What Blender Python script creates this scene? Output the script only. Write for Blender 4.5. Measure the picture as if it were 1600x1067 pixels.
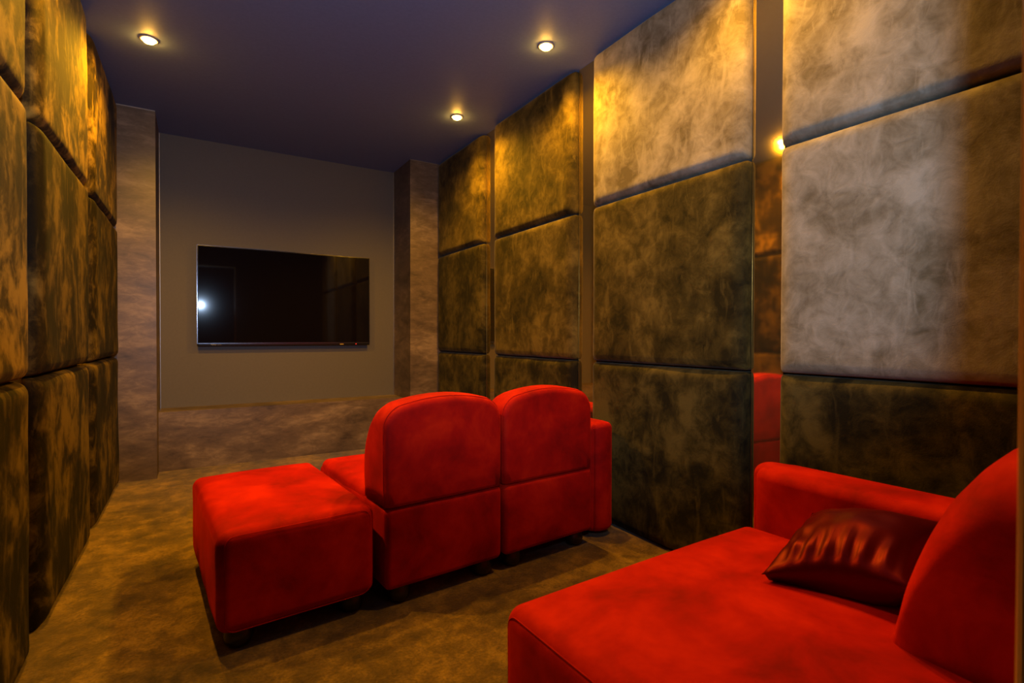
import bpy, bmesh, math, random
from mathutils import Vector, Matrix, noise as mnoise
random.seed(7)
for o in list(bpy.data.objects): bpy.data.objects.remove(o)
S = bpy.context.scene
COL = S.collection
PI = math.pi

# ------------------------------------------------------------------ camera
YAW, PITCH, ROLL = math.radians(31.553), math.radians(-0.605), math.radians(0.098)
fwd = Vector((math.sin(YAW)*math.cos(PITCH), math.cos(YAW)*math.cos(PITCH), math.sin(PITCH)))
rgt = Vector((math.cos(YAW), -math.sin(YAW), 0)); upv = rgt.cross(fwd)
r2 = rgt*math.cos(ROLL)+upv*math.sin(ROLL); u2 = -rgt*math.sin(ROLL)+upv*math.cos(ROLL)
cd = bpy.data.cameras.new('camera'); cam = bpy.data.objects.new('camera', cd); COL.objects.link(cam)
M = Matrix((r2, u2, -fwd)).transposed().to_4x4(); M.translation = Vector((0, 0, 1.08)); cam.matrix_world = M
cd.sensor_width = 36; cd.lens = 808.35/1600*36; cd.clip_start = 0.02
cd.dof.use_dof = True; cd.dof.focus_distance = 3.2; cd.dof.aperture_fstop = 4.5
S.camera = cam

# ------------------------------------------------------------------ world, exposure
w = bpy.data.worlds.new('world'); S.world = w; w.use_nodes = True
w.node_tree.nodes['Background'].inputs[0].default_value = (0.02, 0.025, 0.04, 1)
w.node_tree.nodes['Background'].inputs[1].default_value = 0.3
vs = S.view_settings; vs.view_transform = 'Standard'; vs.look = 'None'; vs.exposure = 0.0; vs.gamma = 1; vs.use_curve_mapping = False

# the cool white lamp that stands in the doorway (its image shows in the television glass)
ld = bpy.data.lights.new('cool_lamp', 'SPOT'); ld.energy = 165; ld.color = (0.50, 0.70, 1.0); ld.shadow_soft_size = 0.022
ld.spot_size = math.radians(146); ld.spot_blend = 0.30
lo = bpy.data.objects.new('cool_lamp', ld); COL.objects.link(lo); lo.location = (0.09, -0.04, 1.60)
lo.rotation_euler = Vector((0.51, 0.86, 0.84)).to_track_quat('-Z', 'Y').to_euler()

WARM = (1.0, 0.475, 0.012)
SPOT_W = 138
H = 2.76; XR = 2.05; XL = -0.497; DEEP = 0.07
WR = XR+DEEP; WL = XL-DEEP
YB = 5.20; YF = 0.15

# ------------------------------------------------------------------ materials
def mat(name):
    m = bpy.data.materials.new(name); m.use_nodes = True
    nt = m.node_tree; return m, nt, nt.nodes['Principled BSDF']
def N(nt, t, **k):
    n = nt.nodes.new(t)
    for a, b in k.items(): setattr(n, a, b)
    return n
def ramp(nt, fac, stops):
    r = N(nt, 'ShaderNodeValToRGB'); e = r.color_ramp.elements
    while len(e) < len(stops): e.new(0.5)
    for i, (p, c) in enumerate(stops):
        e[i].position = p; e[i].color = (*c, 1)
    nt.links.new(fac, r.inputs[0]); return r.outputs[0]
def noise(nt, vec, scale, detail=4, rough=0.55, dist=0.0):
    n = N(nt, 'ShaderNodeTexNoise'); n.inputs['Scale'].default_value = scale; n.inputs['Detail'].default_value = detail
    n.inputs['Roughness'].default_value = rough; n.inputs['Distortion'].default_value = dist
    nt.links.new(vec, n.inputs['Vector']); return n.outputs['Fac']
def mapping(nt, sc=(1, 1, 1), rnd=True):
    tc = N(nt, 'ShaderNodeTexCoord'); mp = N(nt, 'ShaderNodeMapping'); mp.inputs['Scale'].default_value = sc
    nt.links.new(tc.outputs['Object'], mp.inputs['Vector'])
    if rnd:
        oi = N(nt, 'ShaderNodeObjectInfo'); ma = N(nt, 'ShaderNodeMath', operation='MULTIPLY'); ma.inputs[1].default_value = 37.0
        nt.links.new(oi.outputs['Random'], ma.inputs[0]); nt.links.new(ma.outputs[0], mp.inputs['Location'])
    return mp.outputs[0]
def bump(nt, b, h, strength, dist=0.01):
    bp = N(nt, 'ShaderNodeBump'); bp.inputs['Strength'].default_value = strength; bp.inputs['Distance'].default_value = dist
    nt.links.new(h, bp.inputs['Height']); nt.links.new(bp.outputs[0], b.inputs['Normal'])
def simple(name, col, rough=0.5, metal=0.0, **k):
    m, nt, b = mat(name); b.inputs['Base Color'].default_value = (*col, 1); b.inputs['Roughness'].default_value = rough
    b.inputs['Metallic'].default_value = metal
    for a, v in k.items(): b.inputs[a].default_value = v
    return m

def velvet(name, dark, mid, light, sheen, stretch=(1, 1, 1), lo_=0.33, hi=0.68):
    m, nt, b = mat(name)
    v = mapping(nt, stretch)
    a = noise(nt, v, 3.6, 6, 0.6, 0.35)
    c = noise(nt, v, 12.0, 4, 0.65, 0.6)
    mx = N(nt, 'ShaderNodeMix', data_type='FLOAT'); mx.inputs[0].default_value = 0.36
    nt.links.new(a, mx.inputs[2]); nt.links.new(c, mx.inputs[3])
    col = ramp(nt, mx.outputs[0], [(lo_, dark), (0.5, mid), (hi, light)])
    # finger strokes left in the pile: short slanted light marks
    tc = N(nt, 'ShaderNodeMapping'); tc.inputs['Rotation'].default_value = (.6, 0, 0); tc.inputs['Scale'].default_value = (1, 1, .30)
    nt.links.new(v, tc.inputs['Vector'])
    st = noise(nt, tc.outputs[0], 16, 5, 0.6, 0.8)
    sf = ramp(nt, st, [(.56, (0, 0, 0)), (.70, (1, 1, 1))])
    m2 = N(nt, 'ShaderNodeMath', operation='MULTIPLY'); m2.inputs[1].default_value = .55; nt.links.new(sf, m2.inputs[0])
    cm = N(nt, 'ShaderNodeMix', data_type='RGBA'); nt.links.new(m2.outputs[0], cm.inputs[0]); nt.links.new(col, cm.inputs[6])
    cm.inputs[7].default_value = (*light, 1)
    nt.links.new(cm.outputs[2], b.inputs['Base Color'])
    b.inputs['Roughness'].default_value = 0.85
    b.inputs['Specular IOR Level'].default_value = 0.15
    b.inputs['Sheen Weight'].default_value = sheen; b.inputs['Sheen Roughness'].default_value = 0.32
    b.inputs['Sheen Tint'].default_value = (.95, .85, .75, 1)
    fine = noise(nt, v, 260, 2)
    ad = N(nt, 'ShaderNodeMath', operation='MULTIPLY_ADD'); ad.inputs[1].default_value = 0.12
    nt.links.new(fine, ad.inputs[0]); nt.links.new(mx.outputs[0], ad.inputs[2])
    bump(nt, b, ad.outputs[0], 0.25, 0.02)
    return m
# panel nap: brushed up (pale), neutral, brushed down (deep); deep tones also carry painted shade
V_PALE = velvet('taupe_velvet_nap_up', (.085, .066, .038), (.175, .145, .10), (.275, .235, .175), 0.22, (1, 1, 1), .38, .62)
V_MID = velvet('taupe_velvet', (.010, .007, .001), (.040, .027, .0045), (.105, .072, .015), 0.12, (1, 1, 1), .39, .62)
V_DEEP = velvet('taupe_velvet_nap_down_shaded', (.006, .0045, .001), (.024, .0175, .0035), (.064, .046, .011), 0.08, (1, 1, 1), .42, .60)
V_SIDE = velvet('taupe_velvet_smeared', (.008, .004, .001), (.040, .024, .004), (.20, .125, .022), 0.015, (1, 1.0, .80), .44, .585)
V_SIDE_SHADE = velvet('taupe_velvet_smeared_shaded', (.005, .003, .0005), (.017, .010, .002), (.11, .070, .014), 0.005, (1, 1.0, .80), .45, .61)  # darker copy: shade on the lower left panels put into the colour

def red_velvet(name, k=1.0):
    m, nt, b = mat(name)
    v = mapping(nt); a = noise(nt, v, 4.5, 7, 0.62, 0.3)
    col = ramp(nt, a, [(0.30, (.17*k, .001*k, .001*k)), (0.50, (.32*k, .003*k, .001*k)), (0.68, (.47*k, .011*k, .001*k))])
    nt.links.new(col, b.inputs['Base Color']); b.inputs['Roughness'].default_value = 0.8
    b.inputs['Specular IOR Level'].default_value = 0.08
    b.inputs['Sheen Weight'].default_value = 0.25; b.inputs['Sheen Roughness'].default_value = 0.4
    b.inputs['Sheen Tint'].default_value = (1, .04, .01, 1)
    f = noise(nt, v, 160, 5, .8); bump(nt, b, f, 0.22, 0.004)
    return m
RED = red_velvet('red_velvet')
PIPE = RED
m, nt, b = mat('crimson_satin'); SATIN = m
b.inputs['Base Color'].default_value = (.085, .0006, .0015, 1); b.inputs['Roughness'].default_value = 0.42
b.inputs['Metallic'].default_value = 0.6; b.inputs['Specular IOR Level'].default_value = 0.1
FOOT = simple('dark_turned_wood', (.018, .010, .006), .3)
BLACK = simple('black_plastic', (.006, .006, .008), .25)
m, nt, b = mat('screen_glass'); SCREEN = m
b.inputs['Base Color'].default_value = (.003, .002, .004, 1); b.inputs['Roughness'].default_value = 0.035
b.inputs['Specular IOR Level'].default_value = 0.25
b.inputs['Coat Weight'].default_value = .12; b.inputs['Coat Roughness'].default_value = .10
MIRROR, nt, b = mat('bronze_mirror')
b.inputs['Base Color'].default_value = (.80, .60, .24, 1); b.inputs['Metallic'].default_value = .975; b.inputs['Roughness'].default_value = 0.045
EDGE = simple('mirror_edge', (.22, .15, .07), .35, 1.0)
CHROME = simple('brushed_steel_trim', (.30, .28, .27), .45, 1.0)

def tile(name, c0, c1, c2, sc):
    m, nt, b = mat(name); v = mapping(nt, sc, False)
    a = noise(nt, v, 1.6, 8, 0.62, 1.0); c = noise(nt, v, 9, 6, 0.7, 0.6)
    mx = N(nt, 'ShaderNodeMix', data_type='FLOAT'); mx.inputs[0].default_value = 0.4
    nt.links.new(a, mx.inputs[2]); nt.links.new(c, mx.inputs[3])
    nt.links.new(ramp(nt, mx.outputs[0], [(.34, c0), (.5, c1), (.66, c2)]), b.inputs['Base Color'])
    b.inputs['Roughness'].default_value = 0.42; bump(nt, b, c, 0.08, 0.004); return m
STONE = tile('rust_brown_stone_tile', (.040, .026, .017), (.105, .070, .048), (.22, .155, .11), (1, 1, 2.6))

def paint(name, c, rough=.75):
    m, nt, b = mat(name); v = mapping(nt, (1, 1, 1), False); a = noise(nt, v, 60, 3)
    d = tuple(x*.9 for x in c); nt.links.new(ramp(nt, a, [(.3, d), (.7, c)]), b.inputs['Base Color'])
    b.inputs['Roughness'].default_value = rough; bump(nt, b, a, 0.05, 0.002); return m
P_CEIL = paint('ceiling_paint', (.13, .18, .34), .6)
P_BACK = paint('grey_wall_paint', (.088, .074, .066), .6)
P_DARK = paint('dark_wall_paint', (.030, .024, .020))
P_HALL = paint('hall_paint', (.06, .055, .055))
P_JAMB = simple('dark_door_reveal', (.008, .007, .006), .6)
P_CASE = simple('brown_door_casing_lit', (.85, .42, .10), .45)  # bead colour brightened to paint in warm light along the edge

m, nt, b = mat('brown_carpet'); CARPET = m
v = mapping(nt, (1, 1, 1), False)
a = noise(nt, v, 3.0, 7, 0.65, 0.3); c = noise(nt, v, 14, 5, 0.65, 0.4)
mx = N(nt, 'ShaderNodeMix', data_type='FLOAT'); mx.inputs[0].default_value = 0.4
nt.links.new(a, mx.inputs[2]); nt.links.new(c, mx.inputs[3])
nt.links.new(ramp(nt, mx.outputs[0], [(.38, (.045, .025, .003)), (.5, (.125, .070, .009)), (.62, (.27, .155, .021))]), b.inputs['Base Color'])
b.inputs['Roughness'].default_value = 1; b.inputs['Specular IOR Level'].default_value = .05
b.inputs['Sheen Weight'].default_value = .2
f = noise(nt, v, 90, 6, .8)
gm = N(nt, 'ShaderNodeMix', data_type='RGBA', blend_type='MULTIPLY'); gm.inputs[0].default_value = 1
nt.links.new(b.inputs['Base Color'].links[0].from_socket, gm.inputs[6]); nt.links.new(ramp(nt, f, [(.35, (.45, .45, .45)), (.65, (1.3, 1.3, 1.3))]), gm.inputs[7])
nt.links.new(gm.outputs[2], b.inputs['Base Color'])
bump(nt, b, f, 0.7, 0.008)

def emis(name, col, s):
    m, nt, b = mat(name); b.inputs['Base Color'].default_value = (*col, 1)
    b.inputs['Emission Color'].default_value = (*col, 1); b.inputs['Emission Strength'].default_value = s; return m
LENS = emis('warm_lamp_lens', (1.0, .48, .06), 300)
REDLED = emis('red_standby_led', (1, .03, .02), 1.5)
LAMPRING = simple('downlight_ring', (.45, .40, .36), .45)
LABEL = simple('gold_sticker', (.5, .32, .05), .5)
SILVER = simple('silver_print', (.45, .45, .48), .35, .6)

# ------------------------------------------------------------------ helpers
def link(name, bm, m, parent=None, loc=None, smooth=True):
    me = bpy.data.meshes.new(name)
    bmesh.ops.recalc_face_normals(bm, faces=bm.faces)
    bm.to_mesh(me); bm.free(); me.materials.append(m)
    for p in me.polygons: p.use_smooth = smooth
    o = bpy.data.objects.new(name, me); COL.objects.link(o)
    if parent: o.parent = parent
    if loc is not None: o.location = loc
    return o
def box(bm, x0, x1, y0, y1, z0, z1):
    vs_ = [bm.verts.new((x, y, z)) for x in (x0, x1) for y in (y0, y1) for z in (z0, z1)]
    for f in ((0, 1, 3, 2), (4, 6, 7, 5), (0, 4, 5, 1), (2, 3, 7, 6), (0, 2, 6, 4), (1, 5, 7, 3)):
        bm.faces.new([vs_[i] for i in f])
    return bm
def axis_pts(h, r, n, k):
    """coordinates along one axis: k arc samples near each end, n flat spans"""
    a = [-h + r*(1-math.tan(PI/4*(k-i)/k)) for i in range(k)]
    f = [-(h-r) + 2*(h-r)*i/n for i in range(n+1)]
    b = [-x for x in a[::-1]]
    return a+f+b
def rbox(hx, hy, hz, r, n=6, k=5, fn=None):
    """rounded box centred on the origin, fn(co)->co shapes it further"""
    bm = bmesh.new(); cache = {}
    ax = axis_pts(hx, r, n, k); ay = axis_pts(hy, r, n, k); az = axis_pts(hz, r, n, k)
    def V(p):
        key = tuple(round(c, 6) for c in p)
        if key in cache: return cache[key]
        q = Vector(p); i = Vector((max(-hx+r, min(hx-r, q.x)), max(-hy+r, min(hy-r, q.y)), max(-hz+r, min(hz-r, q.z))))
        d = q-i
        if d.length > 1e-9: q = i+d.normalized()*r
        if fn: q = Vector(fn(q))
        cache[key] = bm.verts.new(q); return cache[key]
    def face(P, Q, mk):
        for i in range(len(P)-1):
            for j in range(len(Q)-1):
                bm.faces.new([V(mk(P[i], Q[j])), V(mk(P[i+1], Q[j])), V(mk(P[i+1], Q[j+1])), V(mk(P[i], Q[j+1]))])
    for s in (-1, 1):
        face(ax, ay, lambda a, b_, s=s: (a, b_, s*hz)); face(ax, az, lambda a, b_, s=s: (a, s*hy, b_)); face(ay, az, lambda a, b_, s=s: (s*hx, a, b_))
    return bm
def tube(bm, pts, r, closed=False, n=6):
    rings = []; L = len(pts)
    for i, p in enumerate(pts):
        a = pts[(i-1) % L] if (closed or i > 0) else pts[i]; b_ = pts[(i+1) % L] if (closed or i < L-1) else pts[i]
        t = (Vector(b_)-Vector(a)).normalized(); q = t.to_track_quat('Z', 'Y')
        rings.append([bm.verts.new(Vector(p)+q @ Vector((r*math.cos(2*PI*j/n), r*math.sin(2*PI*j/n), 0))) for j in range(n)])
    for i in range(L if closed else L-1):
        A = rings[i]; B = rings[(i+1) % L]
        for j in range(n): bm.faces.new([A[j], A[(j+1) % n], B[(j+1) % n], B[j]])
    if not closed:
        bm.faces.new(rings[0]); bm.faces.new(rings[-1])
    return bm
def lathe(bm, prof, n=28, c=(0, 0, 0)):
    rings = [[bm.verts.new((c[0]+r*math.cos(2*PI*j/n), c[1]+r*math.sin(2*PI*j/n), c[2]+z)) for j in range(n)] for r, z in prof]
    for A, B in zip(rings, rings[1:]):
        for j in range(n): bm.faces.new([A[j], A[(j+1) % n], B[(j+1) % n], B[j]])
    bm.faces.new(rings[0]); bm.faces.new(rings[-1]); return bm
def tag(o, label, cat, group=None):
    o['label'] = label; o['category'] = cat
    if group: o['group'] = group
    return o
def thing(name, loc, rz, label, cat, group=None):
    o = bpy.data.objects.new(name, None); COL.objects.link(o); o.location = loc; o.rotation_euler = (0, 0, rz)
    o.empty_display_size = .1
    return tag(o, label, cat, group)
def struct(name, bm, m):
    o = link(name, bm, m, smooth=False); o['kind'] = 'structure'; return o

# ------------------------------------------------------------------ the room
nb = bmesh.new
struct('floor', box(nb(), WL-.1, WR+.1, -1.9, YB+.1, -.1, 0), CARPET)
struct('ceiling', box(nb(), WL-.1, WR+.1, -1.9, YB+.1, H, H+.1), P_CEIL)
struct('wall_left', box(nb(), WL-.1, WL, YF, YB+.1, 0, H), P_DARK)
struct('wall_right', box(nb(), WR, WR+.1, YF, YB+.1, 0, H), P_DARK)
struct('wall_back', box(nb(), WL, WR, YB, YB+.1, 0, H), P_BACK)
CY = 4.716
struct('wall_column_left', box(nb(), WL, -.243, CY, YB, 0, H), STONE)
struct('wall_column_right', box(nb(), 1.757, WR, CY, YB, 0, H), STONE)
struct('wall_plinth', box(nb(), -.243, 1.757, 4.935, YB, 0, .472), STONE)
JX = 0.6; OX = -0.42; OH = 2.25
fw = nb(); box(fw, WL-.1, OX, 0.0, YF, 0, H); box(fw, JX+.012, WR+.1, 0.0, YF, 0, H); box(fw, OX, JX+.012, 0.0, YF, OH+.012, H)
struct('wall_front', fw, P_DARK)
# casing around the doorway: dark reveal, lit-coloured rounded edge bead on the room side
rv = nb(); box(rv, JX, JX+.012, 0.0, YF-.009, 0, OH); box(rv, OX-.012, OX, 0.0, YF-.009, 0, OH); box(rv, OX-.012, JX+.012, 0.0, YF-.009, OH, OH+.012)
struct('trim_1', rv, P_JAMB)
cb = nb(); tube(cb, [(OX-.004, YF-.004, 0), (OX-.004, YF-.004, OH+.004), (JX+.004, YF-.003, OH+.004), (JX+.004, YF-.003, 0)], .005, n=12)
struct('trim_2', cb, P_CASE)
# hall behind the camera
hb = nb(); box(hb, -1.3, -1.2, -1.9, 0, 0, H); box(hb, -1.3, WL-.1, -.02, .0, 0, H)
struct('wall_hall_left', hb, P_HALL)
struct('wall_hall_right', box(nb(), 1.3, 1.4, -1.9, 0, 0, H), P_HALL)
struct('wall_hall_rear', box(nb(), -1.3, 1.4, -2.0, -1.9, 0, H), P_HALL)
# thin pale shadow-gap strips where columns and back wall meet the ceiling
tb_ = nb(); box(tb_, XL+.005, -.243, CY-.006, CY, H-.007, H); box(tb_, 1.757, XR-.02, CY-.006, CY, H-.007, H)
struct('trim_3', tb_, CHROME)
tc_ = nb(); box(tc_, -.243, -.239, YB-.006, YB, .472, H); box(tc_, 1.753, 1.757, YB-.006, YB, .472, H)
struct('trim_4', tc_, CHROME)

# ------------------------------------------------------------------ padded wall panels
Z = [0.0, .928, 1.853, 2.755]
def panel(side, y0, y1, row, m, label, seed):
    z0, z1 = Z[row]+.003, Z[row+1]-.003
    hx = .082; hy = (y1-y0)/2; hz = (z1-z0)/2
    sgn = -1 if side == 'r' else 1
    def fn(q):
        # soft padding: fat in the middle, thinner towards the piped border, little waviness
        if q.x*sgn > 0:
            u = min(1, (1-abs(q.y)/hy)*hy/.075); v_ = min(1, (1-abs(q.z)/hz)*hz/.042)
            sm = lambda t: math.sqrt(max(0, 1-(1-t)**2))
            p = sm(max(0, u))*sm(max(0, v_))
            wv = mnoise.noise(Vector((seed*3.1, q.y*3, q.z*3)))*.006*p
            return (sgn*((abs(q.x))*(.52+.48*p)+wv), q.y, q.z)
        return (q.x*.2, q.y, q.z)
    bm = rbox(hx, hy, hz, .016, 64, 4, fn)
    x = (WR if side == 'r' else WL) + sgn*.0175
    o = link('padded_panel', bm, m, None, (x, (y0+y1)/2, (z0+z1)/2))
    return tag(o, label, 'wall panel', 'padded velvet panels on the %s wall' % ('right' if side == 'r' else 'left'))
RC = [(.215, 1.235), (1.385, 2.403), (2.58, 3.598), (3.795, 4.712)]
LC = [(1.30, 2.345), (2.490, 3.510), (3.660, 4.712)]
rowname = ['bottom', 'middle', 'top']
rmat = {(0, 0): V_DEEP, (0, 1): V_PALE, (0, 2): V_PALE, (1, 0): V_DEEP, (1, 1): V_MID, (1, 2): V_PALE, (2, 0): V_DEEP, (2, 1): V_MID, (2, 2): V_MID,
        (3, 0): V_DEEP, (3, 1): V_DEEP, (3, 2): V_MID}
rdesc = ['right wall, column nearest the camera', 'right wall, between the two wider mirror strips',
         'right wall, between second mirror and thin far mirror', 'right wall, beside the far stone column']
ldesc = ['left wall, cut by the photo\'s left edge', 'left wall, second column from the camera', 'left wall, beside the stone column']
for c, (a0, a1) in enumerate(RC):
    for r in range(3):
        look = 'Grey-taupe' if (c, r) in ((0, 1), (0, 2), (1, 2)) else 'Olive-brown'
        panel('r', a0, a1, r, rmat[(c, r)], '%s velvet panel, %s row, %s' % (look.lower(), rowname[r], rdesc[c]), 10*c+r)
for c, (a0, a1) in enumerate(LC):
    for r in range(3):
        panel('l', a0, a1, r, (V_SIDE_SHADE, V_SIDE_SHADE if c else V_SIDE, V_SIDE)[r], 'brown velvet panel, %s row, %s' % (rowname[r], ldesc[c]), 50+10*c+r)

# ------------------------------------------------------------------ bronze mirror strips between the panel columns
def mirror(side, y0, y1, label):
    sgn = -1 if side == 'r' else 1; x = WR if side == 'r' else WL
    t = thing('mirror_strip', (x, (y0+y1)/2, 0), 0, label, 'mirror', 'bronze mirror strips between the panels')
    h = (y1-y0)/2
    bm = nb(); box(bm, *sorted((sgn*.040, 0)), -h+.002, h-.002, .002, H-.002); link('mirror_glass', bm, MIRROR, t, smooth=False)
    bm = nb()
    for s in (-1, 1): box(bm, *sorted((sgn*.041, 0)), *sorted((s*h, s*(h-.002))), .002, H-.002)
    link('polished_edge', bm, EDGE, t, smooth=False)
mirror('r', 1.237, 1.383, 'wide bronze mirror strip beside the near red armrest, reflecting a downlight')
mirror('r', 2.405, 2.578, 'bronze mirror strip on the right wall behind the far red armrest')
mirror('r', 3.60, 3.793, 'thin-looking far bronze mirror strip on the right wall, reflecting the television')
mirror('l', 2.347, 2.488, 'bronze mirror strip on the left wall between the two nearer panel columns')
mirror('l', 3.512, 3.658, 'bronze mirror strip on the left wall between the two farther panel columns')

# ------------------------------------------------------------------ downlights
def downlight(x, y, label, k=1.0):
    t = thing('ceiling_downlight', (x, y, H), 0, label, 'ceiling light', 'recessed ceiling downlights')
    bm = nb(); n = 40
    lathe(bm, [(.030, -.001), (.044, -.001), (.046, -.004), (.042, -.007), (.034, -.007), (.030, -.001)], n)
    link('trim_ring', bm, LAMPRING, t)
    bm = nb(); lathe(bm, [(.029, -.001), (.030, -.010), (.026, -.017), (.016, -.022), (.002, -.024)], 28); link('lamp_lens', bm, LENS, t)
    l = bpy.data.lights.new('downlight_beam', 'SPOT'); l.energy = SPOT_W*k; l.color = WARM; l.spot_size = math.radians(158); l.spot_blend = .8; l.shadow_soft_size = .02
    o = bpy.data.objects.new('downlight_beam', l); COL.objects.link(o); o.parent = t; o.location = (0, 0, -.05)
downlight(-.212, 3.594, 'lit round ceiling downlight at left, in front of the left velvet panels')
downlight(1.740, 2.464, 'lit round ceiling downlight above the right wall, the larger of two')
downlight(1.721, 3.614, 'lit round ceiling downlight farthest away near the right stone column')
downlight(-.15, 2.59, 'lit ceiling downlight seen only as the bright reflection in the wide mirror')
downlight(1.735, 1.32, 'lit ceiling downlight above the wide mirror strip, out of frame', .62)

# ------------------------------------------------------------------ television
tv = thing('television', (.755, YB, .99), 0, 'large black flat television on the grey back wall, white glint at its left', 'television')
W2, TH = .735, .862
yf = -.062
bm = nb(); box(bm, -W2+.03, W2-.03, -.045, 0, .06, TH-.1); link('wall_mount', bm, BLACK, tv, smooth=False)
bm = rbox(W2, .011, TH/2, .006, 4, 3); bmesh.ops.translate(bm, verts=bm.verts, vec=(0, yf+.011, TH/2)); link('casing', bm, BLACK, tv)
bm = nb(); box(bm, -W2+.009, W2-.009, yf-.0015, yf+.004, .030, TH-.009); sc = link('screen', bm, SCREEN, tv, smooth=False)
bm = nb(); zt = TH-.004
box(bm, -W2, W2, yf-.002, yf+.001, TH-.003, TH); box(bm, -W2, W2, yf-.003, yf+.001, .020, .024)
box(bm, -W2, -W2+.003, yf-.002, yf+.001, .02, TH); box(bm, W2-.003, W2, yf-.002, yf+.001, .02, TH)
link('edge_strip', bm, simple('dark_chrome', (.25, .22, .26), .2, 1.0), tv, smooth=False)
bm = nb(); tube(bm, [(-W2+.10+.004*i+.0, yf-.001, .011+.004*math.sin(i*1.3)) for i in range(12)], .0014); tube(bm, [(-W2+.15+.01*i, yf-.001, .010) for i in range(4)], .001)
link('brand_mark', bm, SILVER, tv)
bm = nb(); box(bm, W2-.29, W2-.255, yf-.001, yf+.001, .006, .012); link('sticker', bm, LABEL, tv, smooth=False)
bm = nb(); bmesh.ops.create_uvsphere(bm, u_segments=12, v_segments=8, radius=.004); bmesh.ops.translate(bm, verts=bm.verts, vec=(W2-.135, yf, .010)); link('standby_light', bm, REDLED, tv)

# ------------------------------------------------------------------ red velvet seating modules
def foot(parent, x, y, h=.075):
    bm = nb(); lathe(bm, [(.026, 0), (.038, .007), (.045, .020), (.048, .036), (.045, .052), (.038, h-.004), (.038, h+.004)], 24)
    return link('foot', bm, FOOT, parent, (x, y, 0))
def rrect_pts(hx, hy, r, n=8):
    out = []
    for cx, cy, a0 in ((hx-r, hy-r, 0), (-hx+r, hy-r, PI/2), (-hx+r, -hy+r, PI), (hx-r, -hy+r, 3*PI/2)):
        for i in range(n+1):
            a = a0+PI/2*i/n; out.append((cx+r*math.cos(a), cy+r*math.sin(a)))
    return out
def body(parent, name, w_, d_, z0, z1, r, crown, loc):
    hx, hy, hz = w_/2, d_/2, (z1-z0)/2
    def fn(q):
        x, y, z = q
        if z > 0:
            k = (1-(x/hx)**2)*(1-(y/hy)**2); z += crown*max(0, k)**.8
        b_ = (1-(z/hz)**2)
        x += math.copysign(.006, x)*max(0, b_)*(abs(x)/hx)**6*(1-(y/hy)**2)
        y += math.copysign(.006, y)*max(0, b_)*(abs(y)/hy)**6*(1-(x/hx)**2)
        x += .003*mnoise.noise(Vector((x*7, y*7, z*7+w_))); z += .002*mnoise.noise(Vector((x*6+9, y*6, z*7)))
        return (x, y, z)
    bm = rbox(hx, hy, hz, r, 14, 6, fn)
    o = link(name, bm, RED, parent, (loc[0], loc[1], (z0+z1)/2)); return o
def face_piping(parent, plane, w_, h_, r, loc, rad=.0016):
    bm = nb(); pts = [((x, 0, y) if plane == 'xz' else (0, x, y)) for x, y in rrect_pts(w_/2, h_/2, r)]
    tube(bm, pts, rad, True); return link('seam_piping', bm, PIPE, parent, loc)
def piping(parent, w_, d_, z, r, loc, rad=.0022):
    bm = nb(); pts = [(x, y, 0) for x, y in rrect_pts(w_/2, d_/2, r)]
    # drop duplicate neighbours
    tube(bm, pts, rad, True); return link('seam_piping', bm, PIPE, parent, (loc[0], loc[1], z))

FT = .07
def ottoman(loc, rz, label, d_=.90, w_=.545, h=.415, group=None):
    t = thing('ottoman', loc, rz, label, 'ottoman', group)
    # origin: rear-left corner on the floor
    c = (w_/2, d_/2)
    body(t, 'upholstered_body', w_, d_, FT, h, .042, .022, c)
    face_piping(t, 'xz', w_-.045, h-FT-.022, .035, (w_/2, .0045, FT+(h-FT)/2))
    for x in (.075, w_-.075):
        for y in (.075, d_-.075): foot(t, x, y)
    return t

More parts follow.
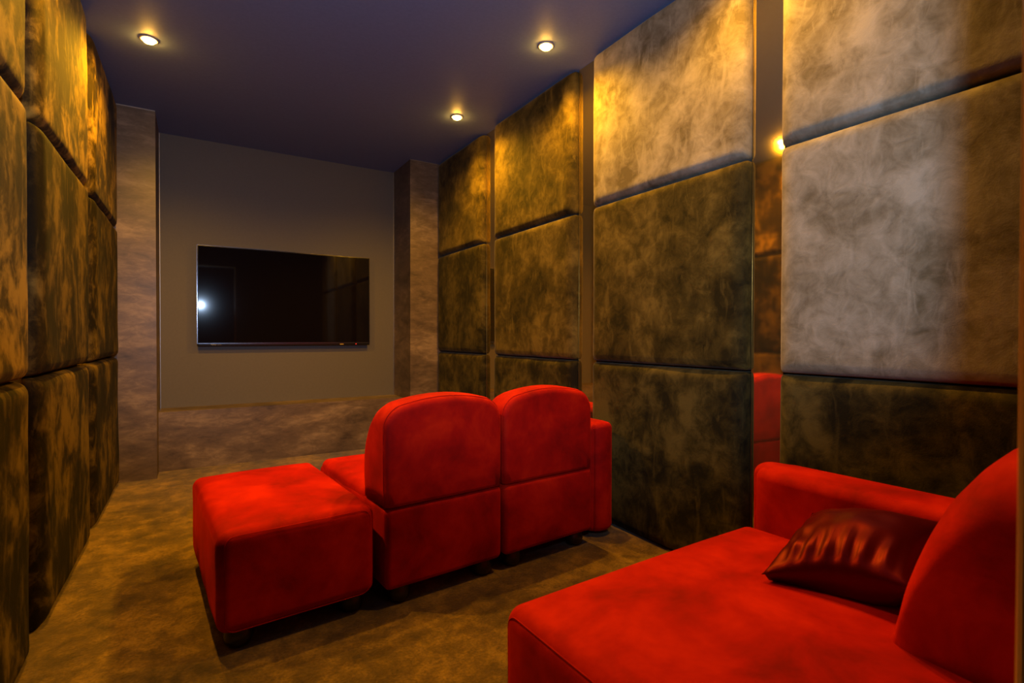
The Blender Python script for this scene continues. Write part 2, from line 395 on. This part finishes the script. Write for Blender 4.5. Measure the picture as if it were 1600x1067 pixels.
def backrest(parent, w_, zb, zt, prof, r_top, yrear=0.0, lean=0.0):
    """loft of rounded outlines from the rear face to the front; prof: (depth, top height)"""
    bm = nb(); rings = []
    T = prof[-1][0]
    def top(y):
        if y <= prof[0][0]: return prof[0][1]
        for (a, ha), (b_, hb_) in zip(prof, prof[1:]):
            if y <= b_: return ha+(hb_-ha)*(y-a)/(b_-a)
        return prof[-1][1]
    secs = []
    rr = .022
    for i in range(6): a = PI/2*i/5; secs.append((rr*(1-math.cos(a)), rr*(1-math.sin(a))))   # (depth, inset)
    nmid = 30
    for i in range(1, nmid+1):
        y = rr+(T-rr)*i/nmid
        secs.append((y, .030*max(0, (y-T+.05)/.05)**2 if y > T-.05 else 0))
    for y, ins in secs:
        zt_ = top(y)-ins; hx = w_/2-ins
        hgt = max(.02, zt_-zb); r = min(r_top, hgt*.9)
        arch = .045*min(1, hgt/.3)
        ring = []
        nb_ = 10
        for i in range(nb_+1): ring.append((-hx+2*hx*i/nb_, zb))
        for i in range(1, 6): ring.append((hx, zb+(hgt-r)*i/5))
        for i in range(1, 11): a = PI/2*i/10; ring.append((hx-r+r*math.cos(a), zb+hgt-r+r*math.sin(a)))
        for i in range(1, 10): ring.append((hx-r-2*(hx-r)*i/10, zb+hgt))
        for i in range(0, 11): a = PI/2+PI/2*i/10; ring.append((-hx+r+r*math.cos(a), zb+hgt-r+r*math.sin(a)))
        for i in range(1, 5): ring.append((-hx, zb+(hgt-r)*(1-i/5)))
        R = []
        for x, z in ring:
            k = max(0, (z-zb)/hgt); z2 = z+arch*(1-(x/hx)**2)*k**2 - arch*k**2*0.6
            yy = y + lean*(z-zb)
            x2 = x*(1+.012*math.sin(PI*min(1, k)))
            R.append(bm.verts.new((x2+w_/2, yrear+yy, z2)))
        rings.append(R)
    n = len(rings[0])
    for A, B in zip(rings, rings[1:]):
        for j in range(n): bm.faces.new([A[j], A[(j+1) % n], B[(j+1) % n], B[j]])
    def cap(R, dy):
        # bulging cap: shrink rings to centre line
        cx = w_/2; zs = [v_.co.z for v_ in R]; cz = (min(zs)+max(zs))/2; prev = R
        for k, s in enumerate((.93, .8, .6, .35, .12)):
            b_ = dy*(1-s*s)
            nx = [bm.verts.new((cx+(v_.co.x-cx)*s, v_.co.y+b_, cz+(v_.co.z-cz)*s)) for v_ in R]
            for j in range(n): bm.faces.new([prev[j], prev[(j+1) % n], nx[(j+1) % n], nx[j]])
            prev = nx
        bm.faces.new(prev)
    outline = [v_.co.copy() for v_ in rings[5]]
    cap(rings[0], -.006); cap(rings[-1], .01)
    sp = [R_[44].co.copy()+Vector((.002, 0, -.012)) for R_ in rings[6:]]
    o = link('backrest', bm, RED, parent)
    pb = nb(); tube(pb, [p+Vector((0, .0, 0)) for p in [v for v in outline[10:]]+[outline[0]]], .0024, False)
    link('back_piping', pb, PIPE, o)
    # seam that follows the curved left flank
    sb = nb(); tube(sb, [p-Vector((0, .012, 0)) for p in sp], .0022); link('side_piping', sb, PIPE, o)
    return o

def chair(loc, rz, label, prof, zt, d_=.90, w_=.555, group=None, seat_h=.425):
    t = thing('armless_chair', loc, rz, label, 'armchair', group)
    body(t, 'base', w_, d_, FT, .398, .025, .0, (w_/2, d_/2))
    body(t, 'seat', w_-.012, d_-.22, .33, seat_h, .035, .012, (w_/2, d_/2+.11))
    backrest(t, w_-.004, .402, zt, prof, .072)
    face_piping(t, 'yz', d_-.03, .30, .02, (.004, d_/2, .235))
    for x in (.075, w_-.075):
        for y in (.06, d_-.08): foot(t, x, y)
    return t
def armrest(loc, rz, label, w_=.205, d_=.90, h=.60, group=None):
    t = thing('armrest', loc, rz, label, 'armrest', group)
    hx, hy, hz = w_/2, d_/2, (h-.03)/2
    def fn(q):
        x, y, z = q
        k = max(0, z/hz)
        if z > 0: z += .012*(1-(x/hx)**2)
        # rear and front corners are strongly rounded in plan
        R = .1
        ix = max(-hx+R, min(hx-R, x)); iy = max(-hy+R, min(hy-R, y)); dx, dy = x-ix, y-iy
        m_ = max(abs(dx), abs(dy)); L = math.hypot(dx, dy)
        if L > 1e-6 and abs(dx) > 1e-6 and abs(dy) > 1e-6:
            s = m_/L; x, y = ix+dx*s, iy+dy*s
        return (x, y, z)
    bm = rbox(hx, hy, hz, .03, 14, 5, fn); link('upholstered_body', bm, RED, t, (hx, hy, .03+hz))
    piping(t, w_-.016, d_-.016, h-.020, .09, (hx, hy), .0016)
    for y in (.12, d_-.12): 
        f_ = foot(t, hx, y, .03); 
        for v_ in f_.data.vertices: v_.co.z *= .45
    return t

G1 = 'red velvet modules of the far seating row'; G2 = 'red velvet modules of the near seating row'
A1 = math.radians(4.6)
PM = [(0, .80), (.04, .814), (.11, .816), (.15, .80), (.185, .765), (.215, .71), (.24, .63), (.258, .54), (.27, .46), (.272, .42)]
ottoman((.060, 1.955, 0), A1, 'red velvet ottoman standing alone at the left end of the far seating row', group=G1)
chair((.637, 1.975, 0), A1, 'red velvet armless chair of the far row, next to the ottoman', PM, .82, group=G1)
chair((1.206, 2.021, 0), A1, 'red velvet armless chair of the far row, next to the rounded armrest', PM, .82, group=G1)
armrest((1.785, 2.085, 0), A1, 'rounded red velvet armrest of the far row against the right wall', w_=.19, h=.605, group=G1)

A2 = math.radians(1.8)
PN = [(0, .83), (.04, .855), (.12, .858), (.17, .84), (.205, .802), (.243, .745), (.272, .68), (.303, .59), (.325, .48), (.33, .40)]
def chaise(loc, rz, label):
    t = thing('chaise_sofa', loc, rz, label, 'sofa')
    W, D, h = 1.015, .93, .425
    body(t, 'seat', W, D, FT, h, .045, .030, (W/2, D/2))
    face_piping(t, 'yz', D-.05, h-FT-.028, .035, (.0045, D/2, FT+(h-FT)/2))
    bk = backrest(t, .455, h-.004, .885, PN, .10); bk.location = (.553, .0, 0)
    for x in (.075, W/2, W-.075):
        for y in (.075, D-.075): foot(t, x, y)
    return t
chaise((.668, .16, 0), A2, 'wide red velvet seat in the right foreground with a backrest on its right half')
armrest((1.690, .185, 0), A2, 'long red velvet armrest in the right foreground along the wall', w_=.205, h=.612, d_=.95)

# ------------------------------------------------------------------ pillow
def pillow(A, B, C, D, thick):
    bm = nb(); n = 36; up = (B-A).cross(D-A).normalized()
    if up.z < 0: up = -up
    for sgn in (1, -1):
        g = []
        for i in range(n+1):
            row = []
            for j in range(n+1):
                u, v_ = i/n, j/n
                # concave edges between pinched corners
                pu = u+.06*math.sin(PI*v_)*(0.5-u)*2*1.0*abs(2*u-1)**2; pv = v_+.06*math.sin(PI*u)*(0.5-v_)*2*abs(2*v_-1)**2
                P = (A*(1-pu)+B*pu)*(1-pv)+(D*(1-pu)+C*pu)*pv
                e = (math.sin(PI*u)*math.sin(PI*v_))
                t = thick*(e**.52 if sgn > 0 else 1.75*e**.40)
                du, dv = min(u, 1-u), min(v_, 1-v_)
                wr = (.010*math.sin(u*48+3*mnoise.noise(Vector((u*3, v_*2, 1)))*2)*max(0, 1-v_*2.2)*min(1, v_*9) +
                      .008*math.sin(v_*30+2)*max(0, 1-u*3)*min(1, u*9))*min(1, e*3) + .010*mnoise.noise(Vector((u*5, v_*5, 3)))*e
                P = P+up*sgn*(t+wr*(1 if sgn > 0 else .4))
                if sgn < 0: P.z = max(P.z, .4545)
                row.append(bm.verts.new(P))
            g.append(row)
        for i in range(n):
            for j in range(n): bm.faces.new([g[i][j], g[i+1][j], g[i+1][j+1], g[i][j+1]])
    bmesh.ops.remove_doubles(bm, verts=bm.verts, dist=.0008)
    c = (A+B+C+D)/4
    bmesh.ops.translate(bm, verts=bm.verts, vec=-c)
    o = link('throw_pillow', bm, SATIN, None, c)
    sd = nb(); pts = []
    return tag(o, 'dark crimson satin pillow lying wrinkled on the near red chair', 'pillow')
pillow(Vector((1.235, .79, .470)), Vector((1.322, .500, .535)), Vector((1.655, .53, .60)), Vector((1.64, .88, .53)), .078)
